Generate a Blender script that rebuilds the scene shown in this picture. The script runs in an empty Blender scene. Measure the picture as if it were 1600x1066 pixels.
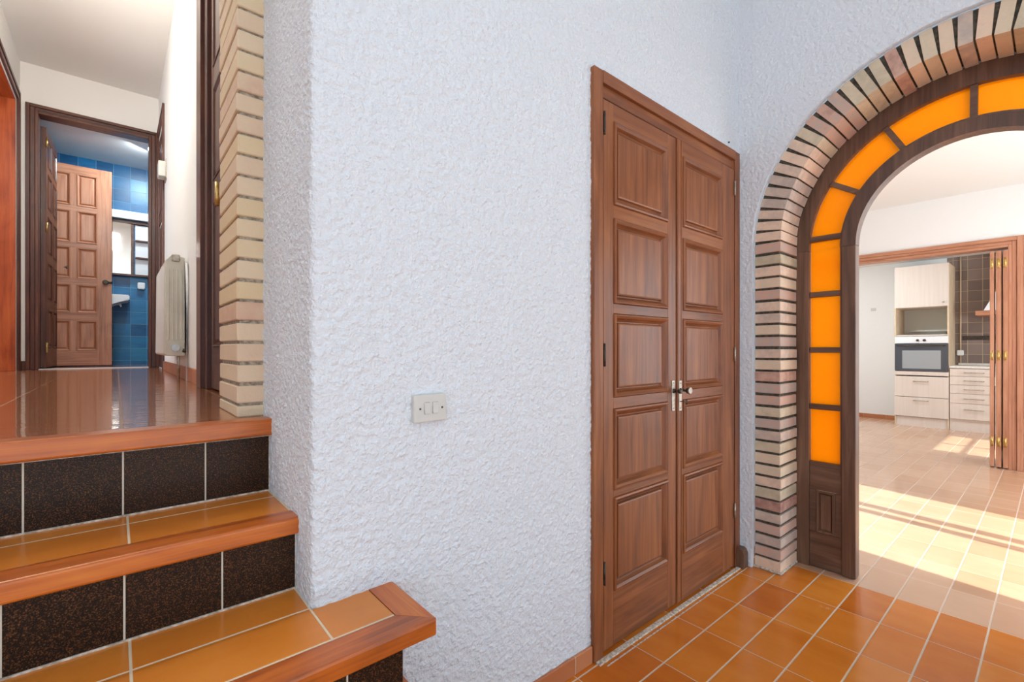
import bpy, bmesh, math, random
from math import sin, cos, pi, radians, sqrt, atan2, tan
from mathutils import Vector, Matrix
random.seed(7)
scene = bpy.context.scene
col = scene.collection

# ------------------------------------------------------------------ camera
YAW = radians(40.41)
cam_d = bpy.data.cameras.new('camera')
cam_d.sensor_width = 36.0
cam_d.lens = 36.0 * 725.5 / 1600.0
cam_d.shift_y = (545.0 - 533.0) / 1600.0
cam_d.clip_start = 0.02
cam = bpy.data.objects.new('camera', cam_d); col.objects.link(cam)
cam.location = (0, 0, 1.14)
cam.rotation_euler = (pi / 2, 0, -YAW)
scene.camera = cam

# ------------------------------------------------------------------ colour management
vs = scene.view_settings
vs.view_transform = 'Standard'; vs.look = 'None'; vs.gamma = 1.0
vs.use_curve_mapping = False
vs.exposure = 0.32

# ------------------------------------------------------------------ world + sun
w = bpy.data.worlds.new('world'); scene.world = w; w.use_nodes = True
wn = w.node_tree.nodes; wl = w.node_tree.links; wn.clear()
wo = wn.new('ShaderNodeOutputWorld'); bg = wn.new('ShaderNodeBackground')
tc = wn.new('ShaderNodeTexCoord'); sp = wn.new('ShaderNodeSeparateXYZ'); rp = wn.new('ShaderNodeValToRGB')
wl.new(tc.outputs['Generated'], sp.inputs[0]); wl.new(sp.outputs['Z'], rp.inputs[0])
rp.color_ramp.elements[0].position = 0.0; rp.color_ramp.elements[0].color = (.62, .77, .95, 1)
rp.color_ramp.elements[1].position = .6; rp.color_ramp.elements[1].color = (.58, .77, 1.0, 1)
e = rp.color_ramp.elements.new(.12); e.color = (.70, .85, 1.0, 1)
wl.new(rp.outputs[0], bg.inputs[0]); bg.inputs[1].default_value = 1.55
wl.new(bg.outputs[0], wo.inputs[0])

SUN_EL = radians(40.0); az = Vector((.15, 1.0)).normalized()
sd = bpy.data.lights.new('sun', 'SUN'); sd.energy = 7.5; sd.angle = radians(.53); sd.color = (1.0, .95, .87)
so = bpy.data.objects.new('sun', sd); col.objects.link(so)
dirv = Vector((az.x * cos(SUN_EL), az.y * cos(SUN_EL), -sin(SUN_EL)))
so.rotation_euler = dirv.to_track_quat('-Z', 'Y').to_euler(); so.location = (4, -8, 7)

def area(name, loc, tgt, sx, sy, power, color):
    d = bpy.data.lights.new(name, 'AREA'); d.shape = 'RECTANGLE'; d.size = sx; d.size_y = sy
    d.energy = power; d.color = color
    o = bpy.data.objects.new(name, d); col.objects.link(o); o.location = loc
    o.rotation_euler = (Vector(tgt) - Vector(loc)).to_track_quat('-Z', 'Y').to_euler()
    return o
# daylight at the dining, kitchen and hall openings, a hall lamp, and added fills
area('dining_daylight', (4.6, -1.30, 1.35), (4.6, 3, 1.3), 2.6, 1.9, 62, (.84, .93, 1.0))
area('kitchen_daylight', (7.5, -1.30, 1.5), (7.9, 3, 1.3), 1.5, 1.2, 32, (.86, .94, 1))
area('kitchen_fill', (7.7, 2.1, 2.46), (8.3, 2.1, 0), .5, .5, 26, (.84, .94, 1))  # added fill without a fixture, lifts the kitchen walls
area('bathroom_fill', (.30, 6.90, 3.46), (-.1, 7.3, 1.8), .3, .3, 20, (.80, .93, 1))  # added fill, no lamp modelled; brightens the blue tiles and inner door
area('hall_side_daylight', (-1.5, 5.55, 2.6), (.3, 5.0, 2.4), .9, 1.6, 5, (1, .93, .84))
area('hall_ceiling_light', (-.15, 3.2, 3.30), (-.2, 5.2, 3.88), .35, .35, 21, (1, .95, .89))
area('landing_ceiling_light', (-.6, 3.2, 3.84), (-.3, 3.4, .9), .5, .5, 17, (1, .97, .93))  # extra unseen fill over the landing, no fixture behind it

# ------------------------------------------------------------------ node helpers
def mat(name, color=(.8, .8, .8), rough=.5, metal=0.0, coat=0.0, spec=.5):
    m = bpy.data.materials.new(name); m.use_nodes = True
    b = m.node_tree.nodes['Principled BSDF']
    b.inputs['Base Color'].default_value = (*color, 1)
    b.inputs['Roughness'].default_value = rough
    b.inputs['Metallic'].default_value = metal
    b.inputs['Coat Weight'].default_value = coat
    b.inputs['Specular IOR Level'].default_value = spec
    return m, m.node_tree.nodes, m.node_tree.links, b
def N(ns, t, **k):
    n = ns.new(t)
    for a, v in k.items():
        if a == 'inp':
            for i, x in v.items(): n.inputs[i].default_value = x
        else: setattr(n, a, v)
    return n
def math_(ns, ls, op, a, b=None, clamp=False):
    n = ns.new('ShaderNodeMath'); n.operation = op; n.use_clamp = clamp
    for i, v in enumerate((a, b)):
        if v is None: continue
        if hasattr(v, 'links') or hasattr(v, 'is_linked'): ls.new(v, n.inputs[i])
        else: n.inputs[i].default_value = v
    return n.outputs[0]
def ramp(ns, ls, fac, stops):
    n = ns.new('ShaderNodeValToRGB'); cr = n.color_ramp
    cr.elements[0].position, cr.elements[0].color = stops[0][0], (*stops[0][1], 1)
    cr.elements[1].position, cr.elements[1].color = stops[-1][0], (*stops[-1][1], 1)
    for p, c in stops[1:-1]:
        e = cr.elements.new(p); e.color = (*c, 1)
    ls.new(fac, n.inputs[0]); return n.outputs[0]
def mixc(ns, ls, fac, a, b, mode='MIX'):
    n = ns.new('ShaderNodeMix'); n.data_type = 'RGBA'; n.blend_type = mode
    for s, v in ((0, fac), (6, a), (7, b)):
        if hasattr(v, 'is_linked'): ls.new(v, n.inputs[s])
        elif isinstance(v, tuple): n.inputs[s].default_value = (*v, 1)
        else: n.inputs[s].default_value = v
    return n.outputs[2]
def bump(ns, ls, b, h, strength, dist=.01, prev=None):
    n = ns.new('ShaderNodeBump'); n.inputs['Strength'].default_value = strength; n.inputs['Distance'].default_value = dist
    ls.new(h, n.inputs['Height'])
    if prev: ls.new(prev, n.inputs['Normal'])
    ls.new(n.outputs[0], b.inputs['Normal']); ls.new(n.outputs[0], b.inputs['Coat Normal']); return n.outputs[0]

def m_stucco(name, color, amp, fs=62.0):
    """hand-thrown plaster: the lumps are real displacement, the grain is bump"""
    m, ns, ls, b = mat(name, color, .75, spec=.25)
    g = N(ns, 'ShaderNodeNewGeometry')
    wv = N(ns, 'ShaderNodeTexNoise', inp={'Scale': 9.0, 'Detail': 2.0}); ls.new(g.outputs['Position'], wv.inputs['Vector'])
    n1 = N(ns, 'ShaderNodeTexNoise', inp={'Scale': fs, 'Detail': 4.0, 'Roughness': .5, 'Distortion': 0.0}); ls.new(g.outputs['Position'], n1.inputs['Vector'])
    n2 = N(ns, 'ShaderNodeTexNoise', inp={'Scale': 150.0, 'Detail': 3.0, 'Roughness': .6}); ls.new(g.outputs['Position'], n2.inputs['Vector'])
    h1 = ramp(ns, ls, n1.outputs[0], [(.34, (0, 0, 0)), (.5, (.42, .42, .42)), (.68, (1, 1, 1))])
    s = math_(ns, ls, 'ADD', math_(ns, ls, 'MULTIPLY', h1, .8), math_(ns, ls, 'MULTIPLY', wv.outputs[0], .5))
    s = math_(ns, ls, 'ADD', s, math_(ns, ls, 'MULTIPLY', n2.outputs[0], .34))
    dn = N(ns, 'ShaderNodeDisplacement', inp={'Midlevel': .7, 'Scale': amp})
    ls.new(s, dn.inputs['Height']); ls.new(dn.outputs[0], ns['Material Output'].inputs['Displacement'])
    m.displacement_method = 'BOTH'
    return m
def m_plaster(name, color, amt=.15):
    m, ns, ls, b = mat(name, color, .8, spec=.2)
    g = N(ns, 'ShaderNodeNewGeometry')
    n1 = N(ns, 'ShaderNodeTexNoise', inp={'Scale': 35.0, 'Detail': 4.0}); ls.new(g.outputs['Position'], n1.inputs['Vector'])
    bump(ns, ls, b, n1.outputs[0], amt, .01)
    return m
def m_wood(name, dark, mid, light, axis='Z', rough=.38, coat=.25, scale=1.0, dirt=0.0, mottle=.35):
    m, ns, ls, b = mat(name, mid, rough, coat=coat)
    b.inputs['Coat Roughness'].default_value = .22
    t = N(ns, 'ShaderNodeTexCoord'); g = N(ns, 'ShaderNodeNewGeometry')
    off = N(ns, 'ShaderNodeCombineXYZ')
    r = math_(ns, ls, 'MULTIPLY', g.outputs['Random Per Island'], 13.0)
    for i in range(3): ls.new(r, off.inputs[i])
    va = N(ns, 'ShaderNodeVectorMath', operation='ADD'); ls.new(t.outputs['Object'], va.inputs[0]); ls.new(off.outputs[0], va.inputs[1])
    mp = N(ns, 'ShaderNodeMapping'); ls.new(va.outputs[0], mp.inputs[0])
    hi, lo = 34.0 * scale, 1.6 * scale
    mp.inputs['Scale'].default_value = {'Z': (hi, hi, lo), 'X': (lo, hi, hi), 'Y': (hi, lo, hi)}[axis]
    n1 = N(ns, 'ShaderNodeTexNoise', inp={'Scale': 1.0, 'Detail': 6.0, 'Roughness': .62, 'Distortion': .8}); ls.new(mp.outputs[0], n1.inputs['Vector'])
    mp2 = N(ns, 'ShaderNodeMapping'); ls.new(va.outputs[0], mp2.inputs[0])
    mp2.inputs['Scale'].default_value = {'Z': (7, 7, 2.2), 'X': (2.2, 7, 7), 'Y': (7, 2.2, 7)}[axis]
    n2 = N(ns, 'ShaderNodeTexNoise', inp={'Scale': 1.0, 'Detail': 3.0, 'Distortion': 1.2}); ls.new(mp2.outputs[0], n2.inputs['Vector'])
    f = math_(ns, ls, 'ADD', math_(ns, ls, 'MULTIPLY', n1.outputs[0], 1 - mottle), math_(ns, ls, 'MULTIPLY', n2.outputs[0], mottle))
    f = math_(ns, ls, 'ADD', f, math_(ns, ls, 'MULTIPLY', math_(ns, ls, 'SUBTRACT', g.outputs['Random Per Island'], .5), .10))
    c = ramp(ns, ls, f, [(.30, dark), (.5, mid), (.70, light)])
    ls.new(c, b.inputs['Base Color'])
    ls.new(math_(ns, ls, 'ADD', math_(ns, ls, 'MULTIPLY', n2.outputs[0], .25), rough - .12), b.inputs['Roughness'])
    bump(ns, ls, b, n1.outputs[0], .12, .003)
    return m
def grid_nodes(ns, ls, u, v, u0, v0, pu, pv, gu, gv):
    """grout mask and per tile random value from two coordinate sockets"""
    a = math_(ns, ls, 'DIVIDE', math_(ns, ls, 'SUBTRACT', u, u0), pu)
    c = math_(ns, ls, 'DIVIDE', math_(ns, ls, 'SUBTRACT', v, v0), pv)
    def edge(x, hw):
        f = math_(ns, ls, 'FRACT', x)
        d = math_(ns, ls, 'SUBTRACT', .5, math_(ns, ls, 'ABSOLUTE', math_(ns, ls, 'SUBTRACT', f, .5)))
        return math_(ns, ls, 'DIVIDE', d, hw)
    d = math_(ns, ls, 'MINIMUM', edge(a, gu / 2 / pu), edge(c, gv / 2 / pv))
    mask = N(ns, 'ShaderNodeMapRange', interpolation_type='SMOOTHSTEP', inp={1: .8, 2: 1.35, 3: 1.0, 4: 0.0}); ls.new(d, mask.inputs[0])
    cm = N(ns, 'ShaderNodeCombineXYZ'); ls.new(math_(ns, ls, 'FLOOR', a), cm.inputs[0]); ls.new(math_(ns, ls, 'FLOOR', c), cm.inputs[1])
    wnz = N(ns, 'ShaderNodeTexWhiteNoise', noise_dimensions='3D'); ls.new(cm.outputs[0], wnz.inputs[0])
    return mask.outputs[0], wnz.outputs['Value']
def m_tile(name, axes, org, pitch, grout, stops, gcol, rough=.2, wav=.06, vein=.3, vs_=(6, 6, 6), speck=None, coat=0.0, groutrough=.8, spec=.5, rip=None):
    m, ns, ls, b = mat(name, stops[1][1], rough, coat=coat, spec=spec)
    g = N(ns, 'ShaderNodeNewGeometry'); s = N(ns, 'ShaderNodeSeparateXYZ'); ls.new(g.outputs['Position'], s.inputs[0])
    u, v = s.outputs[axes[0]], s.outputs[axes[1]]
    mask, rnd = grid_nodes(ns, ls, u, v, org[0], org[1], pitch[0], pitch[1], grout[0], grout[1])
    mp = N(ns, 'ShaderNodeMapping', inp={'Scale': vs_}); ls.new(g.outputs['Position'], mp.inputs[0])
    nz = N(ns, 'ShaderNodeTexNoise', inp={'Scale': 1.0, 'Detail': 4.0, 'Roughness': .55, 'Distortion': .5}); ls.new(mp.outputs[0], nz.inputs['Vector'])
    f = math_(ns, ls, 'ADD', math_(ns, ls, 'MULTIPLY', nz.outputs[0], vein), math_(ns, ls, 'MULTIPLY', rnd, 1 - vein))
    c = ramp(ns, ls, f, stops)
    if speck:
        n3 = N(ns, 'ShaderNodeTexNoise', inp={'Scale': speck[0], 'Detail': 3.0, 'Roughness': .7}); ls.new(g.outputs['Position'], n3.inputs['Vector'])
        k = ramp(ns, ls, n3.outputs[0], [(speck[1], (0, 0, 0)), (speck[2], (1, 1, 1))])
        c = mixc(ns, ls, k, c, speck[3])
        vo = N(ns, 'ShaderNodeTexVoronoi', inp={'Scale': 75.0}); ls.new(g.outputs['Position'], vo.inputs['Vector'])
        k2 = ramp(ns, ls, vo.outputs['Distance'], [(.08, (1, 1, 1)), (.16, (0, 0, 0))])
        c = mixc(ns, ls, math_(ns, ls, 'MULTIPLY', k2, .35), c, speck[3])
    c = mixc(ns, ls, mask, c, gcol)
    ls.new(c, b.inputs['Base Color'])
    ls.new(math_(ns, ls, 'ADD', math_(ns, ls, 'MULTIPLY', mask, groutrough - rough), math_(ns, ls, 'ADD', rough - .04, math_(ns, ls, 'MULTIPLY', nz.outputs[0], .08))), b.inputs['Roughness'])
    wz = N(ns, 'ShaderNodeTexNoise', inp={'Scale': 14.0, 'Detail': 2.0}); 
    if rip:
        mr = N(ns, 'ShaderNodeMapping', inp={'Scale': rip}); ls.new(g.outputs['Position'], mr.inputs[0]); ls.new(mr.outputs[0], wz.inputs['Vector'])
        wz.inputs['Scale'].default_value = 1.0
    else: ls.new(g.outputs['Position'], wz.inputs['Vector'])
    h = math_(ns, ls, 'SUBTRACT', math_(ns, ls, 'MULTIPLY', wz.outputs[0], wav), mask)
    bump(ns, ls, b, h, .6, .0015)
    return m
def m_brick(name, stops, rough=.85):
    m, ns, ls, b = mat(name, stops[1][1], rough, spec=.2)
    g = N(ns, 'ShaderNodeNewGeometry')
    nz = N(ns, 'ShaderNodeTexNoise', inp={'Scale': 22.0, 'Detail': 5.0, 'Roughness': .6}); ls.new(g.outputs['Position'], nz.inputs['Vector'])
    f = math_(ns, ls, 'ADD', math_(ns, ls, 'MULTIPLY', nz.outputs[0], .35), math_(ns, ls, 'MULTIPLY', g.outputs['Random Per Island'], .75))
    ls.new(ramp(ns, ls, f, stops), b.inputs['Base Color'])
    n2 = N(ns, 'ShaderNodeTexNoise', inp={'Scale': 160.0, 'Detail': 4.0}); ls.new(g.outputs['Position'], n2.inputs['Vector'])
    bump(ns, ls, b, n2.outputs[0], .35, .004)
    return m
def m_noise(name, a, c, scale=30, rough=.5, metal=0, bmp=.1, coat=0):
    m, ns, ls, b = mat(name, a, rough, metal, coat)
    t = N(ns, 'ShaderNodeTexCoord')
    nz = N(ns, 'ShaderNodeTexNoise', inp={'Scale': float(scale), 'Detail': 4.0}); ls.new(t.outputs['Object'], nz.inputs['Vector'])
    ls.new(ramp(ns, ls, nz.outputs[0], [(.35, a), (.65, c)]), b.inputs['Base Color'])
    if bmp: bump(ns, ls, b, nz.outputs[0], bmp, .002)
    return m

M = {}
M['stucco'] = m_stucco('rough_stucco', (.74, .775, .81), .0066)
M['stucco_soft'] = m_stucco('softer_stucco', (.74, .775, .81), .0040, 58.0)
M['plaster'] = m_plaster('white_plaster', (.86, .85, .83))
M['plaster_cream'] = m_plaster('cream_plaster', (.84, .81, .76), .05)
M['ceil'] = m_plaster('ceiling_paint', (.86, .84, .80), .05)
def woodset(key, d, m_, l, **k):
    for a in 'XYZ': M[key + a] = m_wood(key + '_' + a, d, m_, l, axis=a, **k)
woodset('door', (.11, .030, .008), (.25, .076, .021), (.40, .145, .045), rough=.46, coat=.12)
woodset('archw', (.05, .023, .013), (.135, .064, .036), (.23, .12, .07), rough=.45, coat=.2)
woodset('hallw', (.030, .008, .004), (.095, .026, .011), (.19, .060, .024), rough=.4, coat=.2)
woodset('orangew', (.12, .020, .002), (.54, .120, .007), (.76, .25, .018), rough=.34, coat=.35, mottle=.5)
woodset('redw', (.15, .018, .003), (.38, .062, .008), (.52, .11, .018), rough=.34, coat=.3, mottle=.5)
woodset('pinkw', (.30, .11, .055), (.50, .22, .12), (.62, .31, .19), rough=.45, coat=.2)
TERR = [(.1, (.48, .105, .009)), (.5, (.64, .190, .018)), (.9, (.76, .290, .045))]
M['floor'] = m_tile('terracotta_floor', (0, 1), (.012, .925), (.30, .149), (.0028, .0056), TERR, (.66, .54, .40), rough=.17, vein=.55, vs_=(9, 3, 3))
M['floor_dining'] = m_tile('dining_floor_glare_tiles', (0, 1), (.012, .925), (.30, .149), (.0032, .0055), [(.1, (.52, .29, .17)), (.5, (.59, .35, .22)), (.9, (.66, .42, .28))], (.66, .50, .38), rough=.24, vein=.6, vs_=(9, 3, 3), coat=.3)  # same tiles as the entrance, with dining glare and haze lightened into the colour
M['paving'] = m_noise('terrace_stone', (.46, .46, .45), (.56, .56, .54), 5, .8)
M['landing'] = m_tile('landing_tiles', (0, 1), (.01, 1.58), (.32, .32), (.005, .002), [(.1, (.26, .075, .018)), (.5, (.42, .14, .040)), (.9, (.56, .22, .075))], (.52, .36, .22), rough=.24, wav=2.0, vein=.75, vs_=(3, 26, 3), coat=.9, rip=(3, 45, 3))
M['tread'] = m_tile('tread_tiles', (0, 1), (.02, 1.4205), (.3165, .1555), (.0042, .005), [(.1, (.58, .165, .018)), (.5, (.70, .235, .030)), (.9, (.80, .31, .05))], (.78, .66, .48), rough=.25, vein=.8, vs_=(3, 5, 3))
M['tread_low'] = m_tile('tread_tiles_low', (0, 1), (.02, .961), (.3165, .1485), (.0045, .005), [(.1, (.58, .165, .018)), (.5, (.70, .235, .030)), (.9, (.80, .31, .05))], (.78, .66, .48), rough=.25, vein=.8, vs_=(3, 5, 3))
RIS = dict(stops=[(.1, (.010, .006, .004)), (.5, (.016, .009, .006)), (.9, (.026, .014, .008))], gcol=(.62, .55, .44), rough=.30, spec=.16, speck=(380.0, .52, .66, (.17, .065, .022)), wav=.08)
M['riser'] = m_tile('speckled_riser_tiles', (0, 2), (.0118, -3.0), (.1705, 6.0), (.0034, .001), **RIS)
M['basetile'] = m_tile('baseboard_tiles', (0, 1), (.02, .0), (.30, .30), (.003, .003), [(.1, (.42, .13, .045)), (.5, (.50, .18, .075)), (.9, (.58, .24, .11))], (.6, .45, .33), rough=.3)
M['bluetile'] = m_tile('blue_bathroom_tiles', (0, 2), (-.03, 3.50), (.166, .157), (.003, .003), [(.2, (.003, .075, .19)), (.5, (.006, .145, .33)), (.85, (.04, .27, .46))], (.22, .42, .52), rough=.34, vein=.45, vs_=(5, 5, 18))
M['bluetile_side'] = m_tile('blue_bathroom_tiles_side', (1, 2), (-.03, 3.50), (.166, .157), (.003, .003), [(.2, (.003, .075, .19)), (.5, (.006, .145, .33)), (.85, (.04, .27, .46))], (.22, .42, .52), rough=.34, vein=.45, vs_=(5, 5, 18))
M['browntile'] = m_tile('brown_kitchen_tiles', (1, 2), (.853, .90), (.155, .155), (.005, .004), [(.1, (.17, .12, .10)), (.5, (.23, .165, .14)), (.9, (.30, .22, .19))], (.60, .46, .28), rough=.25)
BR = [(.05, (.40, .20, .15)), (.3, (.52, .36, .26)), (.55, (.60, .46, .33)), (.8, (.62, .50, .34)), (1.0, (.50, .42, .28))]
M['brick'] = m_brick('arch_brick', [(.12, (.34, .17, .14)), (.30, (.66, .42, .32)), (.42, (.52, .43, .37)), (.60, (.84, .62, .46)), (.80, (.70, .58, .42)), (.95, (.52, .44, .31))])
M['brick_pillar'] = m_brick('pillar_brick', [(.08, (.66, .40, .28)), (.3, (.74, .55, .39)), (.6, (.78, .62, .43)), (1.0, (.74, .56, .33))])
M['mortar_dark'] = m_noise('dark_mortar', (.05, .045, .035), (.13, .11, .08), 60, .95)
M['mortar_pale'] = m_noise('pale_mortar', (.20, .16, .12), (.50, .42, .32), 80, .95, bmp=.4)
M['cement'] = m_noise('cement_edge', (.35, .29, .22), (.75, .68, .58), 90, .95, bmp=.5)
M['iron'] = m_noise('aged_iron', (.055, .045, .038), (.11, .09, .07), 60, .45, .7)
M['dull_metal'] = m_noise('dull_plate_metal', (.36, .31, .25), (.58, .52, .44), 70, .42, .75)
M['chrome'] = mat('worn_chrome', (.72, .72, .70), .22, 1.0)[0]
M['brass'] = m_noise('brass', (.55, .34, .10), (.78, .56, .22), 60, .35, .8)
M['cream_plastic'] = m_noise('cream_plastic', (.60, .595, .545), (.65, .64, .59), 8, .4, 0, 0)
M['dark_hole'] = mat('dark_recess', (.02, .018, .015), .8)[0]
M['rad_white'] = m_noise('white_radiator_enamel', (.80, .79, .76), (.84, .83, .80), 6, .35, 0, 0)
M['rad_beige'] = m_noise('beige_radiator_enamel', (.60, .56, .45), (.68, .64, .53), 9, .45, 0, .05)
M['white'] = mat('white_enamel', (.85, .85, .85), .25, coat=.3)[0]
M['mirror'] = mat('mirror_glass', (.85, .85, .82), .03, 1.0)[0]
m_, ns_, ls_, b_ = mat('pale_laminate', (.76, .66, .58), .45)
t_ = N(ns_, 'ShaderNodeTexCoord'); mp_ = N(ns_, 'ShaderNodeMapping', inp={'Scale': (30, 30, 1.5)}); ls_.new(t_.outputs['Object'], mp_.inputs[0])
nz_ = N(ns_, 'ShaderNodeTexNoise', inp={'Scale': 1.0, 'Detail': 4.0}); ls_.new(mp_.outputs[0], nz_.inputs['Vector'])
ls_.new(ramp(ns_, ls_, nz_.outputs[0], [(.35, (.72, .62, .54)), (.65, (.77, .67, .59))]), b_.inputs['Base Color']); M['laminate'] = m_
M['laminate_side'] = m_noise('laminate_edge', (.66, .50, .33), (.74, .58, .40), 6, .5, 0, 0)
M['niche'] = mat('niche_lining', (.80, .81, .74), .5)[0]
M['oven_dark'] = mat('oven_dark_glass', (.06, .065, .08), .12, coat=.5)[0]
M['oven_window'] = mat('oven_window_glass', (.33, .35, .36), .08, coat=.5)[0]
M['counter'] = m_noise('pale_worktop', (.70, .66, .60), (.78, .74, .68), 40, .3, 0, 0)
M['amber_lamp'] = mat('lamp_glass', (.9, .85, .75), .2)[0]
# amber pane: textured cast glass, part clear part milky
ma, na, la, ba = mat('amber_glass', (1.0, .50, .015), .18)
ba.inputs['Transmission Weight'].default_value = 1.0; ba.inputs['IOR'].default_value = 1.35
tr = N(na, 'ShaderNodeBsdfTranslucent', inp={'Color': (1.0, .43, .0, 1)})
ga = N(na, 'ShaderNodeNewGeometry'); n3 = N(na, 'ShaderNodeTexNoise', inp={'Scale': 7.0, 'Detail': 3.0}); la.new(ga.outputs['Position'], n3.inputs['Vector'])
mx = N(na, 'ShaderNodeMixShader', inp={0: .55}); la.new(ba.outputs[0], mx.inputs[1]); la.new(tr.outputs[0], mx.inputs[2])
la.new(mx.outputs[0], na['Material Output'].inputs['Surface']); bump(na, la, ba, n3.outputs[0], .25, .01)
M['amber'] = ma
mg, ng, lg, bgl = mat('lamp_glow', (1, .95, .85), .4)
bgl.inputs['Emission Color'].default_value = (1, .93, .8, 1); bgl.inputs['Emission Strength'].default_value = 6.0
M['glow'] = mg

# ------------------------------------------------------------------ mesh helpers
class MB:
    def __init__(s): s.bm = bmesh.new()
    def box(s, x0, x1, y0, y1, z0, z1, bev=0.0, mi=0, seg=1):
        b = bmesh.new(); bmesh.ops.create_cube(b, size=1.0)
        for v in b.verts:
            v.co = Vector(((x0 + x1) / 2 + v.co.x * (x1 - x0), (y0 + y1) / 2 + v.co.y * (y1 - y0), (z0 + z1) / 2 + v.co.z * (z1 - z0)))
        if bev > 0: bmesh.ops.bevel(b, geom=b.edges[:], offset=min(bev, .45 * min(abs(x1 - x0), abs(y1 - y0), abs(z1 - z0))), segments=seg, affect='EDGES', profile=.6)
        s.add(b, mi); return s
    def add(s, b, mi=0, M_=None):
        mp = {}
        for v in b.verts: mp[v] = s.bm.verts.new(M_ @ v.co if M_ else v.co)
        for f in b.faces:
            try: nf = s.bm.faces.new([mp[v] for v in f.verts]); nf.material_index = mi; nf.smooth = f.smooth
            except ValueError: pass
        b.free()
    def cyl(s, p0, p1, r0, r1=None, n=16, mi=0, cap=True):
        r1 = r0 if r1 is None else r1
        s.tube([p0, p1], [r0, r1], n, mi, cap); return s
    def tube(s, pts, rad, n=12, mi=0, cap=True):
        pts = [Vector(p) for p in pts]; rings = []
        if not isinstance(rad, (list, tuple)): rad = [rad] * len(pts)
        up = Vector((0, 0, 1))
        for i, p in enumerate(pts):
            a = pts[max(i - 1, 0)]; c = pts[min(i + 1, len(pts) - 1)]; d = (c - a).normalized()
            u = d.cross(up)
            if u.length < 1e-3: u = d.cross(Vector((0, 1, 0)))
            u.normalize(); v = d.cross(u)
            rings.append([s.bm.verts.new(p + (u * cos(2 * pi * k / n) + v * sin(2 * pi * k / n)) * rad[i]) for k in range(n)])
        for i in range(len(rings) - 1):
            for k in range(n):
                f = s.bm.faces.new((rings[i][k], rings[i][(k + 1) % n], rings[i + 1][(k + 1) % n], rings[i + 1][k])); f.smooth = True; f.material_index = mi
        if cap:
            for r in (rings[0][::-1], rings[-1]):
                f = s.bm.faces.new(r); f.material_index = mi
        return s
    def prism(s, poly, axis, a0, a1, mi=0):
        """poly: (u,v) list; axis 0,1,2 = extrusion axis; remaining axes in order take u,v"""
        def P(u, v, a):
            c = [0, 0, 0]; o = [i for i in range(3) if i != axis]; c[axis] = a; c[o[0]] = u; c[o[1]] = v; return c
        A = [s.bm.verts.new(P(u, v, a0)) for u, v in poly]; B = [s.bm.verts.new(P(u, v, a1)) for u, v in poly]
        n = len(poly)
        fs = [s.bm.faces.new(A[::-1]), s.bm.faces.new(B)]
        for i in range(n): fs.append(s.bm.faces.new((A[i], A[(i + 1) % n], B[(i + 1) % n], B[i])))
        for f in fs: f.material_index = mi
        return s
    def build(s, name, mats, parent=None, origin=None, recalc=True, local=False):
        if recalc: bmesh.ops.recalc_face_normals(s.bm, faces=s.bm.faces[:])
        me = bpy.data.meshes.new(name)
        off = Vector(origin) if origin is not None else (Vector(parent.get('_w', (0, 0, 0))) if parent is not None else Vector((0, 0, 0)))
        if local: off = Vector((0, 0, 0))
        if off.length > 0:
            for v in s.bm.verts: v.co -= off
        s.bm.to_mesh(me); s.bm.free()
        for m in (mats if isinstance(mats, (list, tuple)) else [mats]): me.materials.append(m)
        o = bpy.data.objects.new(name, me); col.objects.link(o)
        if parent is not None: o.parent = parent
        if origin is not None:
            if parent is None: o.location = origin
            else: o.location = off - Vector(parent.get('_w', (0, 0, 0)))
            o['_w'] = tuple(off)
        elif parent is not None: o['_w'] = tuple(parent.get('_w', (0, 0, 0)))
        return o
def empty(name, loc):
    o = bpy.data.objects.new(name, None); col.objects.link(o); o.location = loc; o['_w'] = tuple(loc); o.empty_display_size = .1
    return o
def tag(o, label=None, cat=None, group=None, kind=None):
    if label: o['label'] = label
    if cat: o['category'] = cat
    if group: o['group'] = group
    if kind: o['kind'] = kind
    return o
def st(o): o['kind'] = 'structure'; return o

# ------------------------------------------------------------------ key dimensions
YA = 1.102          # stucco wall with the double door (faces -Y)
XS = .339           # stair side of that wall
XB = 2.520          # stucco wall with the arch (faces -X)
TOP = 4.0
CY, CZ = .235, 1.672
RI, RO = .667, .797  # brick arch radii
ZL = .938           # landing
HC = 3.88           # hall ceiling
XH0, XH1 = -.70, .35
YHB = 6.40

# ------------------------------------------------------------------ floors
b = MB(); b.box(-4.5, 2.712, -1.40, 1.9, -.12, 0.0); st(b.build('floor', M['floor']))
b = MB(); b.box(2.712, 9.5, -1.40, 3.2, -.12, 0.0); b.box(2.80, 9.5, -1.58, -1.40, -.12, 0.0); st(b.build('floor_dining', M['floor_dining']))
b = MB(); b.box(-6.5, 2.80, -8.0, -1.40, -.16, -.005); b.box(2.80, 12, -8, -1.58, -.16, -.005); st(b.build('floor_terrace', M['paving']))
b = MB(); b.box(-3.5, .60, 1.52, 7.9, ZL - .10, ZL); st(b.build('floor_landing', M['landing']))

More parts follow.
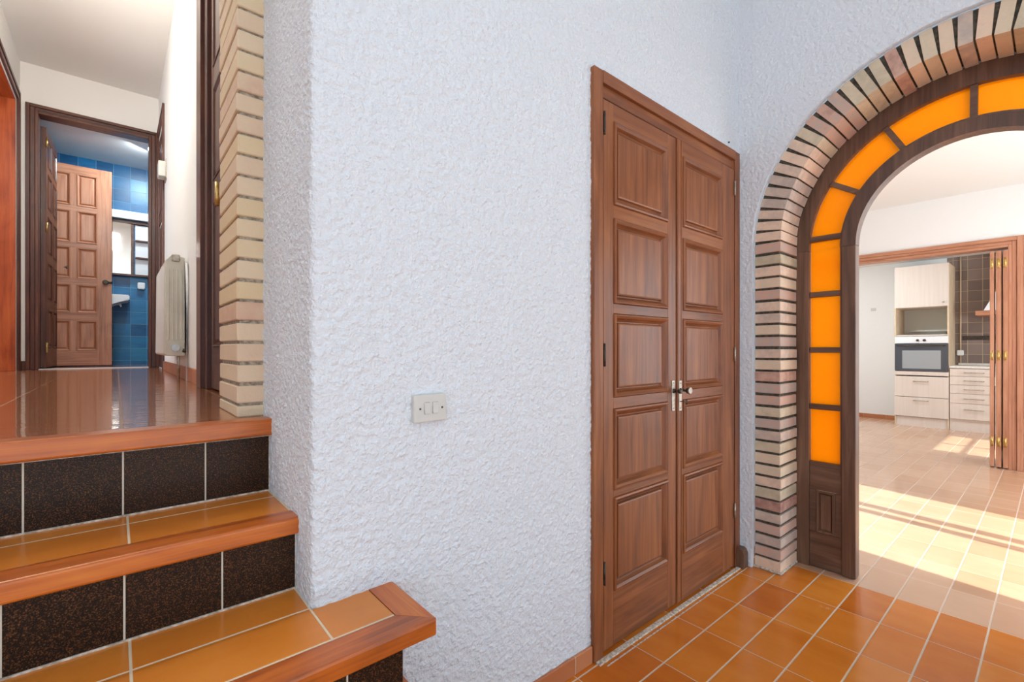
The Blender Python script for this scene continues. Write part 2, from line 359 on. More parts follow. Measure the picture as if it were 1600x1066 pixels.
# ------------------------------------------------------------------ stucco walls
def grid_strip(pts, z0, z1, dz, flip=False):
    """vertical wall sheet along a plan path of closely spaced points"""
    bm = bmesh.new(); nz = max(1, int(round((z1 - z0) / dz))); cols = []
    for (x, y) in pts: cols.append([bm.verts.new((x, y, z0 + (z1 - z0) * k / nz)) for k in range(nz + 1)])
    for i in range(len(cols) - 1):
        for k in range(nz):
            q = (cols[i][k], cols[i + 1][k], cols[i + 1][k + 1], cols[i][k + 1])
            f = bm.faces.new(q[::-1] if flip else q); f.smooth = True
    return bm
def seq(a, b_, step):
    n = max(1, int(round(abs(b_ - a) / step))); return [a + (b_ - a) * i / n for i in range(n + 1)]
D = .0065
ZV = 2.75   # above this nothing of the stucco is in the photograph: coarser sheet
def sheet(path, zs, flip=False):
    mb = MB()
    for (z0, z1, dz) in zs: mb.add(grid_strip(path, z0, z1, dz, flip))
    bmesh.ops.remove_doubles(mb.bm, verts=mb.bm.verts[:], dist=1e-5)
    return mb
r_ = .014
path = [(XS, y) for y in seq(1.90, YA + r_, D)]
path += [(XS + r_ - r_ * cos(a), YA + r_ - r_ * sin(a)) for a in seq(0, pi / 2, pi / 8)][1:]
path += [(x, YA) for x in seq(XS + r_, 1.330, D)][1:]
mb = MB()
mb.add(grid_strip(path, 0, 3.98, D))
p2 = [(x, YA) for x in seq(1.330, 2.490, D)]; mb.add(grid_strip(p2, 2.140, 3.98, D))
p3 = [(x, YA) for x in seq(2.490, XB + .01, D)]; mb.add(grid_strip(p3, 0, 3.98, D))
bmesh.ops.remove_doubles(mb.bm, verts=mb.bm.verts[:], dist=1e-4)
st(mb.build('wall_front', M['stucco'], recalc=False))

def arch_wall(X, R, y0, y1, ztop, d, lip, flipx):
    """wall in a plane X=const with an arched opening of radius R; lip = depth of the edge return"""
    bm = bmesh.new(); yl, yr = CY + R, CY - R
    ys = seq(y0, yl, d)
    cols = [[(y, z) for z in seq(0, ztop, d)] for y in ys]
    nz = len(cols[0])
    arc = []
    na_ = int(pi * R / d)
    for i in range(na_ + 1):
        a = pi * i / na_; yy = CY + R * cos(a); zb = CZ + R * sin(a)
        arc.append((yy, zb))
    V = lambda y, z, dx=0: bm.verts.new((X + dx, y, z))
    # left field
    C_ = [[V(*p) for p in c] for c in cols]
    def quad(C_):
        for i in range(len(C_) - 1):
            for k in range(len(C_[i]) - 1):
                q = (C_[i][k], C_[i + 1][k], C_[i + 1][k + 1], C_[i][k + 1])
                f = bm.faces.new(q if flipx else q[::-1]); f.smooth = True
    quad(C_)
    nk = int((ztop - CZ) / d)
    A_ = [[V(y, zb + (ztop - zb) * k / nk) for k in range(nk + 1)] for (y, zb) in arc]
    quad(A_)
    C2 = [[V(y, z) for z in seq(0, ztop, d)] for y in seq(yr, y1, d)]
    quad(C2)
    # edge return
    edge = [(yl, z) for z in seq(0, CZ, d)] + arc[1:-1] + [(yr, z) for z in seq(CZ, 0, d)]
    E0 = [V(y, z) for y, z in edge]; E1 = [V(y, z, lip) for y, z in edge]
    for i in range(len(edge) - 1):
        q = (E0[i], E1[i], E1[i + 1], E0[i + 1]); f = bm.faces.new(q if flipx else q[::-1]); f.smooth = True
    bmesh.ops.remove_doubles(bm, verts=bm.verts[:], dist=2e-4)
    bmesh.ops.recalc_face_normals(bm, faces=bm.faces[:])
    return bm
mb = MB(); mb.add(arch_wall(XB, RO, YA, -1.4, 3.98, .0085, .025, False))
mb.bm.normal_update()
# make sure the sheet faces the entrance (-X)
if sum(f.normal.x * f.calc_area() for f in mb.bm.faces) > 0: bmesh.ops.reverse_faces(mb.bm, faces=mb.bm.faces[:])
st(mb.build('wall_right', M['stucco_soft'], recalc=False))
# dining room side of the same wall, and masonry core caps
mb = MB(); mb.add(arch_wall(2.80, RI, 3.2, -1.4, 2.68, .06, -.02, True)); st(mb.build('wall_dining', M['plaster'], recalc=False))
# entrance ceiling, plus an unseen slab added beyond it to block the sun
b = MB(); b.box(-4.5, 2.84, -1.60, 1.9, 3.98, 4.15); b.box(-4.5, 2.15, -5.6, -1.60, 3.98, 4.15); st(b.build('ceiling', M['ceil']))
b = MB(); b.box(-1.75, -1.62, .45, 4.2, 0, 3.98); st(b.build('wall_light_block', M['plaster']))  # unseen wall, added and sized to limit light from the left
# added wall stub, out of view, widened to keep sun off the arch
b = MB(); b.box(2.05, 2.80, -1.62, -1.41, 0, 3.98); st(b.build('wall_sun_block', M['plaster']))

# ------------------------------------------------------------------ brick arch
def brick_arch():
    root = empty('brick_arch', (2.54, CY, 0))
    tag(root, 'tall round arch of pale pink and buff bricks with dark recessed joints', 'arch')
    X0, X1 = 2.540, 2.762
    bk = MB(); pitch = .0600; hb = .0475
    def brick8(pts):
        vs_ = [bk.bm.verts.new(p) for p in pts]
        for q in ((0, 1, 2, 3), (7, 6, 5, 4), (0, 4, 5, 1), (1, 5, 6, 2), (2, 6, 7, 3), (3, 7, 4, 0)):
            bk.bm.faces.new([vs_[i] for i in q])
    for side in (1, -1):
        z = .012
        while z + hb < CZ + .01:
            j = random.uniform(-.0025, .0025); jx = random.uniform(-.002, .002); h = hb + random.uniform(-.003, .002)
            y0 = CY + side * (RI + j); y1 = CY + side * (RO - .006)
            bk.box(X0 + jx, X1, min(y0, y1), max(y0, y1), z, z + h, .0025)
            z += pitch
        zt = z
    n = 41; a0 = atan2(zt - CZ - .006, RI)
    for i in range(n):
        da = (pi - 2 * a0) / n; a = a0 + da * (i + .5); hw_i = da / 2 * .86; hw_o = da / 2 * .70
        j = random.uniform(-.003, .003); jx = random.uniform(-.002, .002)
        ri = RI + j; ro = RO - .006
        P = []
        for X in (X0 + jx, X1):
            for (r, s_) in ((ri, -hw_i), (ro, -hw_o), (ro, hw_o), (ri, hw_i)):
                P.append((X, CY + r * cos(a + s_), CZ + r * sin(a + s_)))
        brick8(P)
    bk.build('brick_course', M['brick'], root)
    # recessed mortar bed
    m = MB(); ri, ro = RI + .011, RO - .004; X0m = X0 + .012; X1m = X1
    prof = [(CY + 1, 0)]
    inner = [(CY + ri, 0)] + [(CY + ri * cos(pi * i / 48), CZ + ri * sin(pi * i / 48)) for i in range(49)] + [(CY - ri, 0)]
    outer = [(CY + ro, 0)] + [(CY + ro * cos(pi * i / 48), CZ + ro * sin(pi * i / 48)) for i in range(49)] + [(CY - ro, 0)]
    V = m.bm.verts.new
    I0 = [V((X0m, y, z)) for y, z in inner]; O0 = [V((X0m, y, z)) for y, z in outer]
    I1 = [V((X1m, y, z)) for y, z in inner]; O1 = [V((X1m, y, z)) for y, z in outer]
    for i in range(len(inner) - 1):
        for q in ((I0, O0), (O1, I1), (I1, I0)): m.bm.faces.new((q[0][i], q[0][i + 1], q[1][i + 1], q[1][i]))
        m.bm.faces.new((O0[i], O0[i + 1], O1[i + 1], O1[i]))
    m.build('mortar', M['mortar_dark'], root)
    c = MB(); c.box(X0 - .004, X1, CY + RI - .006, CY + RO, 0, .013, .003); c.build('cement_bed', M['cement'], root)
    c = MB(); c.box(X0 - .004, X1, CY - RO, CY - RI + .006, 0, .013, .003); c.build('cement_bed', M['cement'], root)
brick_arch()

# ------------------------------------------------------------------ arched timber frame with amber panes
def arc_band(mb, x0, x1, r0, r1, a0, a1, n, cz=CZ - .02, mi=0):
    V = mb.bm.verts.new; R = []
    for i in range(n + 1):
        a = a0 + (a1 - a0) * i / n
        R.append([V((x, CY + r * cos(a), cz + r * sin(a))) for (x, r) in ((x0, r0), (x0, r1), (x1, r1), (x1, r0))])
    for i in range(n):
        for k in range(4): mb.bm.faces.new((R[i][k], R[i][(k + 1) % 4], R[i + 1][(k + 1) % 4], R[i + 1][k])).material_index = mi
    mb.bm.faces.new(R[0]).material_index = mi; mb.bm.faces.new(R[-1][::-1]).material_index = mi
def arched_frame():
    CZf = CZ - .02
    root = empty('arched_timber_frame', (2.79, CY, 0))
    tag(root, 'dark brown arched timber frame with amber glass panes set inside the brick arch', 'door frame')
    xf, xb = 2.766, 2.826
    RoF, RgO, RgI, RiF = .692, .611, .465, .407
    f = MB(); n = 40
    arc_band(f, xf, xb, RgO, RoF, 0, pi, n); 
    for s in (1, -1):
        y = sorted((CY + s * RgO, CY + s * RoF)); f.box(xf, xb, y[0], y[1], 0, CZf, .002)
    f.build('outer_frame', M['archwZ'], root)
    f = MB(); arc_band(f, xf - .006, xb, RiF, RgI, 0, pi, n)
    arc_band(f, xf + .004, xb - .01, RgI, RgI + .010, 0, pi, n)
    for s in (1, -1):
        y = sorted((CY + s * RiF, CY + s * RgI)); f.box(xf - .006, xb, y[0], y[1], .004, CZf, .003)
        y = sorted((CY + s * RgI, CY + s * (RgI + .008))); f.box(xf + .004, xb - .01, y[0], y[1], .5, CZf)
    f.build('inner_frame', M['archwZ'], root)
    zs = [.552, .838, 1.133, 1.422, 1.711]
    angs = [radians(a) for a in (32.8, 61.3, 90.5, 118.7, 147.2)]
    a_last = math.asin((1.711 - CZf) / ((RgO + RgI) / 2))
    for s in (1, -1):
        yy = sorted((CY + s * RgI, CY + s * RgO))
        for z in zs[1:]:
            m = MB(); m.box(xf + .008, xb - .012, yy[0], yy[1], z - .014, z + .014, .003); m.build('glazing_bar', M['archwY'], root)
        # lower solid part with raised panel
        m = MB()
        m.box(xf + .006, xb - .01, yy[0], yy[1], .405, zs[0], .003)
        m.box(xf + .006, xb - .01, yy[0], yy[1], .004, .185, .003)
        w_ = .03
        m.box(xf + .006, xb - .01, yy[0], yy[0] + w_, .185, .405, .002); m.box(xf + .006, xb - .01, yy[1] - w_, yy[1], .185, .405, .002)
        m.build('lower_rail', M['archwY'], root)
        m = MB(); nested(m, yy[0] + w_, yy[1] - w_, .185, .405, [(0, 0), (.004, -.004), (.012, -.003), (.018, .010), (.021, .004), (.03, .004)], lambda u, d_, v: (xf + .008 + d_, u, v))
        m.build('raised_panel', M['archwZ'], root)
    # straight and curved panes, each lit bay one object
    for s in (1, -1):
        yy = sorted((CY + s * (RgI + .002), CY + s * (RgO - .002)))
        for z0, z1 in zip(zs[:-1], zs[1:]):
            z1_ = min(z1 - .014, CZf)
            p = MB(); p.box(xf + .027, xf + .031, yy[0], yy[1], z0 + (.014 if z0 > .6 else 0), z1_)
            if z1 - .014 > CZf:
                a = math.asin((z1 - .008 - CZf) / RgI)
                arc_band(p, xf + .027, xf + .031, RgI + .002, RgO - .002, 0 if s > 0 else pi - a, a if s > 0 else pi, 3)
            p.build('glass_pane', M['amber'], root)
    bars = [a_last] + angs + [pi - a_last]
    for i in range(len(bars) - 1):
        p = MB(); arc_band(p, xf + .027, xf + .031, RgI + .002, RgO - .002, bars[i], bars[i + 1], 10); p.build('glass_pane', M['amber'], root)
    for a in angs:
        m = MB(); b_ = bmesh.new(); bmesh.ops.create_cube(b_, size=1.0)
        for v in b_.verts: v.co = Vector((v.co.x * .04, v.co.y * (RgO - RgI + .006), v.co.z * .024))
        T = Matrix.Translation((xf + .03, CY + (RgO + RgI) / 2 * cos(a), CZf + (RgO + RgI) / 2 * sin(a))) @ Matrix.Rotation(a, 4, 'X')
        m.add(b_, 0, T); m.build('glazing_bar', M['archwY'], root)
def nested(mb, u0, u1, v0, v1, prof, fn, mi=0, cap=True, mih=0):
    """nested rectangular loops (inset, depth) -> mouldings and raised panels"""
    loops = []
    for ins, dep in prof:
        loops.append([mb.bm.verts.new(fn(u, dep, v)) for u, v in ((u0 + ins, v0 + ins), (u1 - ins, v0 + ins), (u1 - ins, v1 - ins), (u0 + ins, v1 - ins))])
    for a, c in zip(loops[:-1], loops[1:]):
        for k in range(4): mb.bm.faces.new((a[k], a[(k + 1) % 4], c[(k + 1) % 4], c[k])).material_index = mih if k in (0, 2) else mi
    if cap: mb.bm.faces.new(loops[-1]).material_index = mi
arched_frame()

# ------------------------------------------------------------------ panelled leaves
PANEL = [(0, .004), (.003, -.006), (.009, -.008), (.017, -.002), (.024, .010), (.030, .016), (.033, .016), (.037, .006), (.042, .004)]
PANEL_S = [(0, .003), (.003, -.004), (.010, -.003), (.020, .010), (.024, .012), (.034, .004), (.038, .003)]
def leaf(root, W, H, T, rows, colsx, key, loc, rotz, prof=PANEL, both=False, name='door_leaf'):
    """local: x 0..W, z 0..H, front face y=0 looking -y.  rows: (z0,z1); colsx: (x0,x1)"""
    l = MB()
    xs = [0] + [v for c in colsx for v in c] + [W]; zs = [0] + [v for r in rows for v in r] + [H]
    l.box(0, colsx[0][0], 0, T, 0, H, .0015); l.box(colsx[-1][1], W, 0, T, 0, H, .0015)
    for i in range(0, len(zs), 2): l.box(colsx[0][0], colsx[-1][1], .0004, T - .0004, zs[i], zs[i + 1], .0008, mi=1)
    for i in range(1, len(colsx)):
        for r in rows: l.box(colsx[i - 1][1], colsx[i][0], .0004, T - .0004, r[0], r[1], .0008)
    o = l.build(name, [M[key + 'Z'], M[key + 'X']], root, local=True)
    o.location = Vector(loc) - Vector(root['_w']); o.rotation_euler = (0, 0, rotz)
    o['_w'] = (0, 0, 0)
    for r in rows:
        for c in colsx:
            p = MB(); nested(p, c[0], c[1], r[0], r[1], prof, lambda u, d_, v: (u, d_, v), mih=1)
            if both: nested(p, c[0], c[1], r[0], r[1], prof, lambda u, d_, v: (u, T - d_, v), mih=1)
            p.build('panel', [M[key + 'Z'], M[key + 'X']], o)
    return o
def build_local(mb, name, m, leafo):
    return mb.build(name, m, leafo)

# double door in the stucco wall
def double_door():
    root = empty('door_1', (1.905, YA, 0)); st(root)
    x0, x1, zt = 1.314, 2.500, 2.168; yf = YA - .018
    f = MB()
    for (a, c, z0, z1) in ((x0, x0 + .052, .0, zt), (x1 - .050, x1, .0, zt)):
        f.box(a, c, yf, YA + .07, z0, z1, .003)
    f.box(x0 + .052, x1 - .050, yf + .0004, YA + .07, zt - .046, zt, .0, mi=1)
    # inner bead
    f.box(x0 + .052, x0 + .060, yf + .010, YA + .07, 0, zt - .046, .002); f.box(x1 - .060, x1 - .050, yf + .010, YA + .07, 0, zt - .046, .002)
    f.box(x0 + .052, x1 - .050, yf + .012, YA + .07, zt - .092, zt - .046, .002, mi=1)
    f.build('door_frame', [M['doorZ'], M['doorX']], root)
    s = MB(); s.box(x0 + .052, x1 - .05, yf + .02, YA + .06, 0, .012, .003); s.build('threshold', M['doorX'], root)
    H = 2.055; W1 = .513; z0 = .014
    yl = YA - .010
    rws = [(.215, .565), (.605, .905), (.945, 1.262), (1.300, 1.620), (1.665, 1.985)]
    rws = [(.205, .562), (.588, .898), (.940, 1.260), (1.297, 1.622), (1.672, 1.990)]
    # left leaf
    a = leaf(root, .503, H, .04, rws, [(.060, .437)], 'door', (1.376, yl, z0), 0)
    c = leaf(root, .556, H, .04, rws, [(.046, .425)], 'door', (1.885, yl - .004, z0), 0)
    # meeting astragal bead on the right leaf
    g = MB(); g.box(.003, .006, -.002, .0, 0, H); g.box(.031, .0335, -.002, .0, 0, H); g.build('bead', M['doorZ'], c)
    # lock plates and their screws on the meeting stiles
    for lf, xp, hz in ((a, .478, .853), (c, .020, .850)):
        p = MB(); p.box(xp - .011, xp + .011, -.004, 0.0, hz, hz + .135, .0015)
        p.build('lock_plate', M['dull_metal'], lf)
        q = MB()
        for zz in (.012, .123):
            q.cyl((xp, -.0052, hz + zz), (xp, -.003, hz + zz), .0022, n=8)
        q.build('screw', M['iron'], lf)
    k = MB(); xk, zk = .478, .853 + .088
    k.cyl((xk, -.002, zk), (xk, -.012, zk), .010, .009); k.cyl((xk, -.010, zk), (xk, -.030, zk), .006, .006)
    k.tube([(xk, -.028, zk), (xk, -.036, zk), (xk, -.044, zk)], [.008, .011, .009], 14)
    k.build('knob', M['iron'], a)
    k = MB(); xk, zk = .020, .850 + .092
    k.cyl((xk, -.002, zk), (xk, -.010, zk), .010, .009); k.cyl((xk, -.010, zk), (xk, -.032, zk), .0055, .0055)
    k.tube([(xk, -.030, zk), (xk, -.036, zk), (xk, -.048, zk)], [.007, .012, .016], 16)
    o = k.build('knob', M['iron'], c)
    k = MB(); k.tube([(xk, -.0475, zk), (xk, -.0515, zk), (xk, -.053, zk)], [.0165, .0165, .012], 16); k.build('knob_cap', M['dull_metal'], c)
    k = MB(); zk = .850 + .042
    k.cyl((xk, 0, zk), (xk, -.024, zk), .0022, n=8)
    ring = [(xk + .000, -.033 + .010 * cos(t), zk + .010 * sin(t)) for t in seq(0, 2 * pi, pi / 8)]
    ring = [(xk + .009 * cos(t) * .7, -.033 + .009 * cos(t) * .7, zk + .011 * sin(t)) for t in seq(0, 2 * pi, pi / 10)]
    k.tube(ring, .0019, 8, cap=False); k.build('key', M['iron'], c)
    for zz in (.25, 1.06, 1.92):
        h = MB(); h.cyl((-.001, -.006, zz), (-.001, -.006, zz + .085), .0045, n=10); h.build('hinge', M['iron'], a)
        h = MB(); h.cyl((.553, -.006, zz), (.553, -.006, zz + .075), .0045, n=10)
        for q in (.018, .037, .056): h.cyl((.553, -.006, zz + q), (.553, -.006, zz + q + .002), .0055, n=10)
        h.build('hinge', M['dull_metal'], c)
double_door()
b = MB(); b.box(1.36, 2.46, YA + .075, YA + .10, 0, 2.15); st(b.build('trim_cupboard_back', M['archwZ']))
# chipped plinth block at the right foot of the frame
t = MB(); t.prism([(1.048, 0), (1.100, 0), (1.100, .100), (1.066, .100), (1.054, .092), (1.048, .075)], 0, 2.462, 2.512); 
st(t.build('trim_plinth', M['archwZ']))
# tile baseboard left of the door and worn cement line along the sill
b = MB(); b.box(XS + .02, 1.312, YA - .012, YA, 0, .062, .002); st(b.build('baseboard_front', M['basetile']))
b = MB(); b.box(1.32, 2.46, YA - .040, YA - .018, -.002, .005, .002); b.box(1.34, 2.50, YA-.058, YA-.053, -.002, .0012); st(b.build('trim_cement', M['cement']))

# ------------------------------------------------------------------ light switch
def rocker_switch():
    root = empty('light_switch', (.64, YA, .945)); tag(root, 'cream double rocker light switch on the rough white wall', 'switch')
    b = MB(); b.box(.590, .690, YA - .016, YA + .004, .944, 1.018, .006, seg=3); b.build('cover_plate', M['cream_plastic'], root)
    for x in (.628, .653):
        b = MB(); b.box(x - .0095, x + .0095, YA - .0168, YA - .010, .966, .998, .001); r = b.build('rocker_frame', M['dull_metal'], root)
        b = MB(); y0 = YA - .0168
        b.prism([(y0 + .004, .9675), (y0 - .0045, .9675), (y0 - .001, .996), (y0 + .004, .996)], 0, x - .008, x + .008); b.build('rocker', M['cream_plastic'], root)
    for x, z in ((.6075, .981), (.6745, .981)):
        b = MB(); b.cyl((x, YA - .0162, z), (x, YA - .0175, z), .0027, n=12); b.build('screw', M['iron'], root)
rocker_switch()
# small hook left of the door head
b = MB(); b.cyl((2.40, YA + .004, 2.203), (2.40, YA - .009, 2.203), .0045, n=10); tag(b.build('wall_nail', M['iron']), 'small dark nail in the white wall just above the double door', 'nail')

# ------------------------------------------------------------------ staircase
def staircase():
    root = empty('staircase', (-.4, 1.0, 0)); tag(root, 'tiled stairs with orange wood nosings and black speckled risers', 'stairs')
    XL = -1.615
    # (z top, nose y, riser y, back y, right x, nosing thickness, material)
    steps = [(.18, .30, .33, .66, .50, .040, 'tread'), (.36, .595, .63, .98, .522, .040, 'tread'),
             (.545, .888, .925, 1.225, .539, .038, 'tread_low'), (.727, 1.203, 1.228, 1.490, XS + .006, .040, 'tread'), (ZL, 1.458, 1.490, 1.56, XS + .004, .046, 'landing')]
    prev = 0
    for i, (z, yn, yr, yb, xr, th, mt) in enumerate(steps):
        top = i == 4; wrap = i < 3
        wn_ = .070 if not top else .066
        t = MB()
        if wrap:
            t.box(XL, xr - .067, yn + wn_, min(yb, YA), z - th, z, 0)
            if yb > YA: t.box(XL, XS, min(yb, YA) - .001, yb, z - th, z, 0)
        else: t.box(XL, xr, yn + wn_, yb, z - th, z - (.0006 if top else 0), 0)
        tr_ = t.build('tread', M[mt], root)
        n = MB()
        if wrap:
            # mitred L shaped nosing, made as front and side members
            n.prism([(XL, yn), (xr, yn), (xr - .067, yn + wn_ - .002), (XL, yn + wn_ - .002)], 2, z - th, z + .001, mi=0)
            n.prism([(xr, yn), (xr, YA + .004), (xr - .065, YA + .004), (xr - .065, yn + wn_ - .002)], 2, z - th, z + .001, mi=1)
        else:
            n.prism([(XL, yn), (xr, yn), (xr, yn + wn_ - .003), (XL, yn + wn_ - .003)], 2, z - th, z + .001, mi=0)
        bmesh.ops.recalc_face_normals(n.bm, faces=n.bm.faces[:])
        es = [e_ for e_ in n.bm.edges if all(abs(v.co.y - yn) < 1e-5 for v in e_.verts) or (wrap and all(abs(v.co.x - xr) < 1e-5 for v in e_.verts))]
        bmesh.ops.bevel(n.bm, geom=es, offset=.006, segments=3, affect='EDGES', profile=.5)
        n.build('nosing', [M['orangewX'], M['orangewY']], tr_)
        xe = {0: .44, 1: .46, 2: .475}.get(i, XS + .002)
        r = MB(); r.box(XL, xe, yr, yr + .02, prev + (.002 if i else 0), z - th, 0)
        if wrap: r.box(xe - .02, xe, yr + .02, YA + .004, prev, z - th, 0, mi=1)
        r.build('riser', [M['riser'], M['riser_side']], root)
        # pale grout fillets above and below the riser
        g = MB(); g.box(XL, xe, yr - .0015, yr + .001, z - th - .006, z - th, 0); g.box(XL, xe, yr - .003, yr + .001, prev - .001, prev + .004, 0)
        if not wrap: g.box(xe - .004, xe, yr - .002, yr + .001, prev, z - th, 0)
        g.build('grout_line', M['cement'], root)
        prev = z
M['riser_side'] = m_tile('speckled_riser_tiles_side', (1, 2), (.93, -3.0), (.1705, 6.0), (.0034, .001), **RIS)
staircase()

# ------------------------------------------------------------------ brick pillar beside the landing
def pillar():
    root = empty('brick_pillar', (.30, 1.7, ZL)); tag(root, 'buff and yellow brick pillar edge standing on the landing beside the stucco wall', 'pillar')
    b = MB(); z = ZL + .004; k = 0
    while z < 3.86:
        h = .0525 + random.uniform(-.002, .002); j = random.uniform(-.002, .002)
        b.box(.268 + j, .372, 1.556 + random.uniform(-.0015, .002), 1.86, z if k else ZL, z + (h if k else .028), .003)
        z += .0615 if k else .037; k += 1
    b.build('brick_course', M['brick_pillar'], root)
    m = MB(); m.box(.276, .372, 1.563, 1.855, ZL, 3.87); m.build('mortar', M['mortar_pale'], root)
pillar()

# ------------------------------------------------------------------ hall
b = MB(); b.box(XH1, .60, 1.86, 2.26, ZL, HC + .1); b.box(XH1, .60, 2.26, 2.90, 3.30, HC + .1); b.box(XH1, .60, 2.90, YHB + .12, ZL, HC + .1)
b.box(.42, .60, 2.26, 2.90, ZL, 3.30); st(b.build('wall_hall_right', M['plaster']))
b = MB()
b.box(XH0 - .30, XH0, 3.2, 4.95, ZL, HC + .1); b.box(XH0 - .30, XH0, 4.95, 6.16, 3.41, HC + .1); b.box(XH0 - .30, XH0, 6.16, YHB + .12, ZL, HC + .1)
st(b.build('wall_hall_left', M['plaster_cream']))
b = MB(); b.box(XH0, -.60, YHB, YHB + .12, ZL, HC + .1); b.box(.30, XH1, YHB, YHB + .12, ZL, HC + .1); b.box(-.60, .30, YHB, YHB + .12, 3.42, HC + .1)
st(b.build('wall_hall_back', M['plaster_cream']))
b = MB(); b.box(-3.5, .60, 1.92, YHB + .12, HC, HC + .2); st(b.build('ceiling_hall', M['ceil']))
# skirting
b = MB(); b.box(XH1 - .012, XH1, 2.97, 5.55, ZL, ZL + .085, .003); st(b.build('baseboard_hall_right', M['basetile']))
b = MB(); b.box(XH0, XH0 + .012, 6.28, YHB, ZL, ZL + .085, .003); b.box(XH0, XH0 + .04, YHB - .012, YHB, ZL, ZL + .085, .003); st(b.build('baseboard_hall_left', M['hallwX']))

def casing(mb, x0, x1, z0, z1, w, d0, d1, fn, steps=((0, 1.0), (.35, .75), (.75, 1.15))):
    pass
def frame_box(root, axis, plane, u0, u1, z0, zt, w, dep, key, inward, name='door_frame', lining=.12):
    """U shaped casing with a stepped profile. axis 'Y': wall plane y=plane facing -y; 'X-': plane x facing -x; 'X+': facing +x"""
    f = MB()
    def bx(a, c, za, zb, p0, p1, mi=0):
        if axis == 'Y': f.box(a, c, plane + p0, plane + p1, za, zb, .003, mi=mi)
        elif axis == 'X-': f.box(plane + p0, plane + p1, a, c, za, zb, .003, mi=mi)
        else: f.box(plane - p1, plane - p0, a, c, za, zb, .003, mi=mi)
    for (i0, i1, d_) in ((0, .34, dep), (.34, .72, dep * .62), (.72, 1.0, dep * .9)):
        a0, a1 = w * i0, w * i1
        bx(u0 + a0, u0 + a1, z0, zt - a0, -d_, lining); bx(u1 - a1, u1 - a0, z0, zt - a0, -d_, lining)
        bx(u0 + a1, u1 - a1, zt - a1, zt - a0, -d_, lining, 1)
    return f.build(name, [M[key + 'Z'], M[key + ('X' if axis == 'Y' else 'Y')]], root)

# bathroom doorway at the end of the hall, leaf swung inwards
def bath_door():
    root = empty('door_2', (-.15, YHB, ZL)); st(root)
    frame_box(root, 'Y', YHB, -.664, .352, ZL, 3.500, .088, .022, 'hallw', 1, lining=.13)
    W, H = .80, 2.40
    rows = [(.20, .59), (.68, 1.07), (1.15, 1.53), (1.61, 1.96), (2.03, 2.32)]
    rot = radians(88.0)
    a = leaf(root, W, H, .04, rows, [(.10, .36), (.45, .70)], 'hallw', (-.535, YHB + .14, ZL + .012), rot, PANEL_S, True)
    for zz in (.15, 1.35, 2.20):
        h = MB(); h.cyl((-.004, -.004, zz), (-.004, -.004, zz + .10), .009, n=10); h.build('hinge', M['brass'], a)
    k = MB(); k.cyl((W - .06, .0, 1.11), (W - .06, -.03, 1.11), .012, .010); k.build('handle_rose', M['chrome'], a)
    k = MB(); k.tube([(W - .06, -.028, 1.11), (W - .06, -.040, 1.11), (W - .06, -.044, 1.11), (W - .06, -.085, 1.11)], [.010, .012, .024, .028], 14); k.build('knob', M['iron'], a)
bath_door()
def second_door():
    root = empty('door_3', (-.3, 7.25, ZL)); st(root)
    rows = [(.17, .511), (.605, .924), (.997, 1.345), (1.403, 1.765), (1.823, 2.186)]
    a = leaf(root, .657, 2.28, .04, rows, [(.13, .30), (.354, .528)], 'pinkw', (-.700, 7.25, ZL + .01), 0, PANEL_S)
    k = MB(); k.cyl((.60, .0, 0.968), (.60, -.02, 0.968), .03, .026); k.build('handle_rose', M['chrome'], a)
    k = MB(); k.tube([(.60, -.018, 0.968), (.60, -.045, 0.968)], [.010, .010], 10); k.tube([(.60, -.045, 0.968), (.60, -.055, 0.968), (.60, -.075, 0.968)], [.018, .028, .022], 14)
    k.tube([(.615, -.05, 0.968), (.66, -.05, 0.968)], [.012, .016], 10); k.build('knob', M['iron'], a)
second_door()
# doorway on the left with thick orange lining
def left_doorway():
    root = empty('door_4', (XH0, 5.5, ZL)); st(root)
    frame_box(root, 'X+', XH0, 4.86, 6.27, ZL, 3.525, .09, .020, 'hallw', 1, lining=.0)
    f = MB()
    f.box(XH0 - .32, XH0 - .001, 6.135, 6.18, ZL, 3.435, .002); f.box(XH0 - .32, XH0 - .001, 4.94, 4.985, ZL, 3.435, .002)
    f.box(XH0 - .32, XH0 - .001, 4.985, 6.135, 3.405, 3.435, .002, mi=1)
    f.build('door_lining', [M['redwZ'], M['redwY']], root)
left_doorway()
# doorway in the right wall close to the far corner
def right_doorway():
    root = empty('door_5', (XH1, 5.95, ZL)); st(root)
    frame_box(root, 'X-', XH1, 5.56, 6.372, ZL, 3.50, .085, .018, 'hallw', 1, lining=.0)
    leaf(root, .64, 2.40, .03, [(.2, .9), (1.0, 1.5), (1.6, 2.3)], [(.08, .56)], 'hallw', (XH1 - .004, 6.288, ZL + .01), radians(-90), PANEL_S)
right_doorway()
# dark door in the hall wall right behind the brick pillar
def near_dark_door():
    root = empty('door_6', (XH1, 2.6, ZL)); st(root)
    f = MB()
    for (a, c, d_) in ((2.80, 2.95, .030), (2.72, 2.80, .012), (2.16, 2.24, .02), (1.865, 2.16, .03)):
        f.box(XH1 - d_, XH1 + .07, a, c, ZL, 3.30 if a > 2.3 else 3.30, .003)
    f.box(XH1 - .033, XH1 + .067, 1.868, 2.947, 3.18, 3.303, .003, mi=1)
    f.build('door_frame', [M['hallwZ'], M['hallwY']], root)
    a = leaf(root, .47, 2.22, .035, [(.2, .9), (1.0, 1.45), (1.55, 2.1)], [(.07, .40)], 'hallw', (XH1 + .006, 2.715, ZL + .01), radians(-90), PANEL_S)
    for zz in (.80, 1.95):
        h = MB(); h.cyl((.40, -.03, zz), (.40, -.03, zz + .10), .010, n=10); h.box(.385, .415, -.022, -.0, zz, zz + .10, .001); h.build('hinge', M['brass'], a)
near_dark_door()
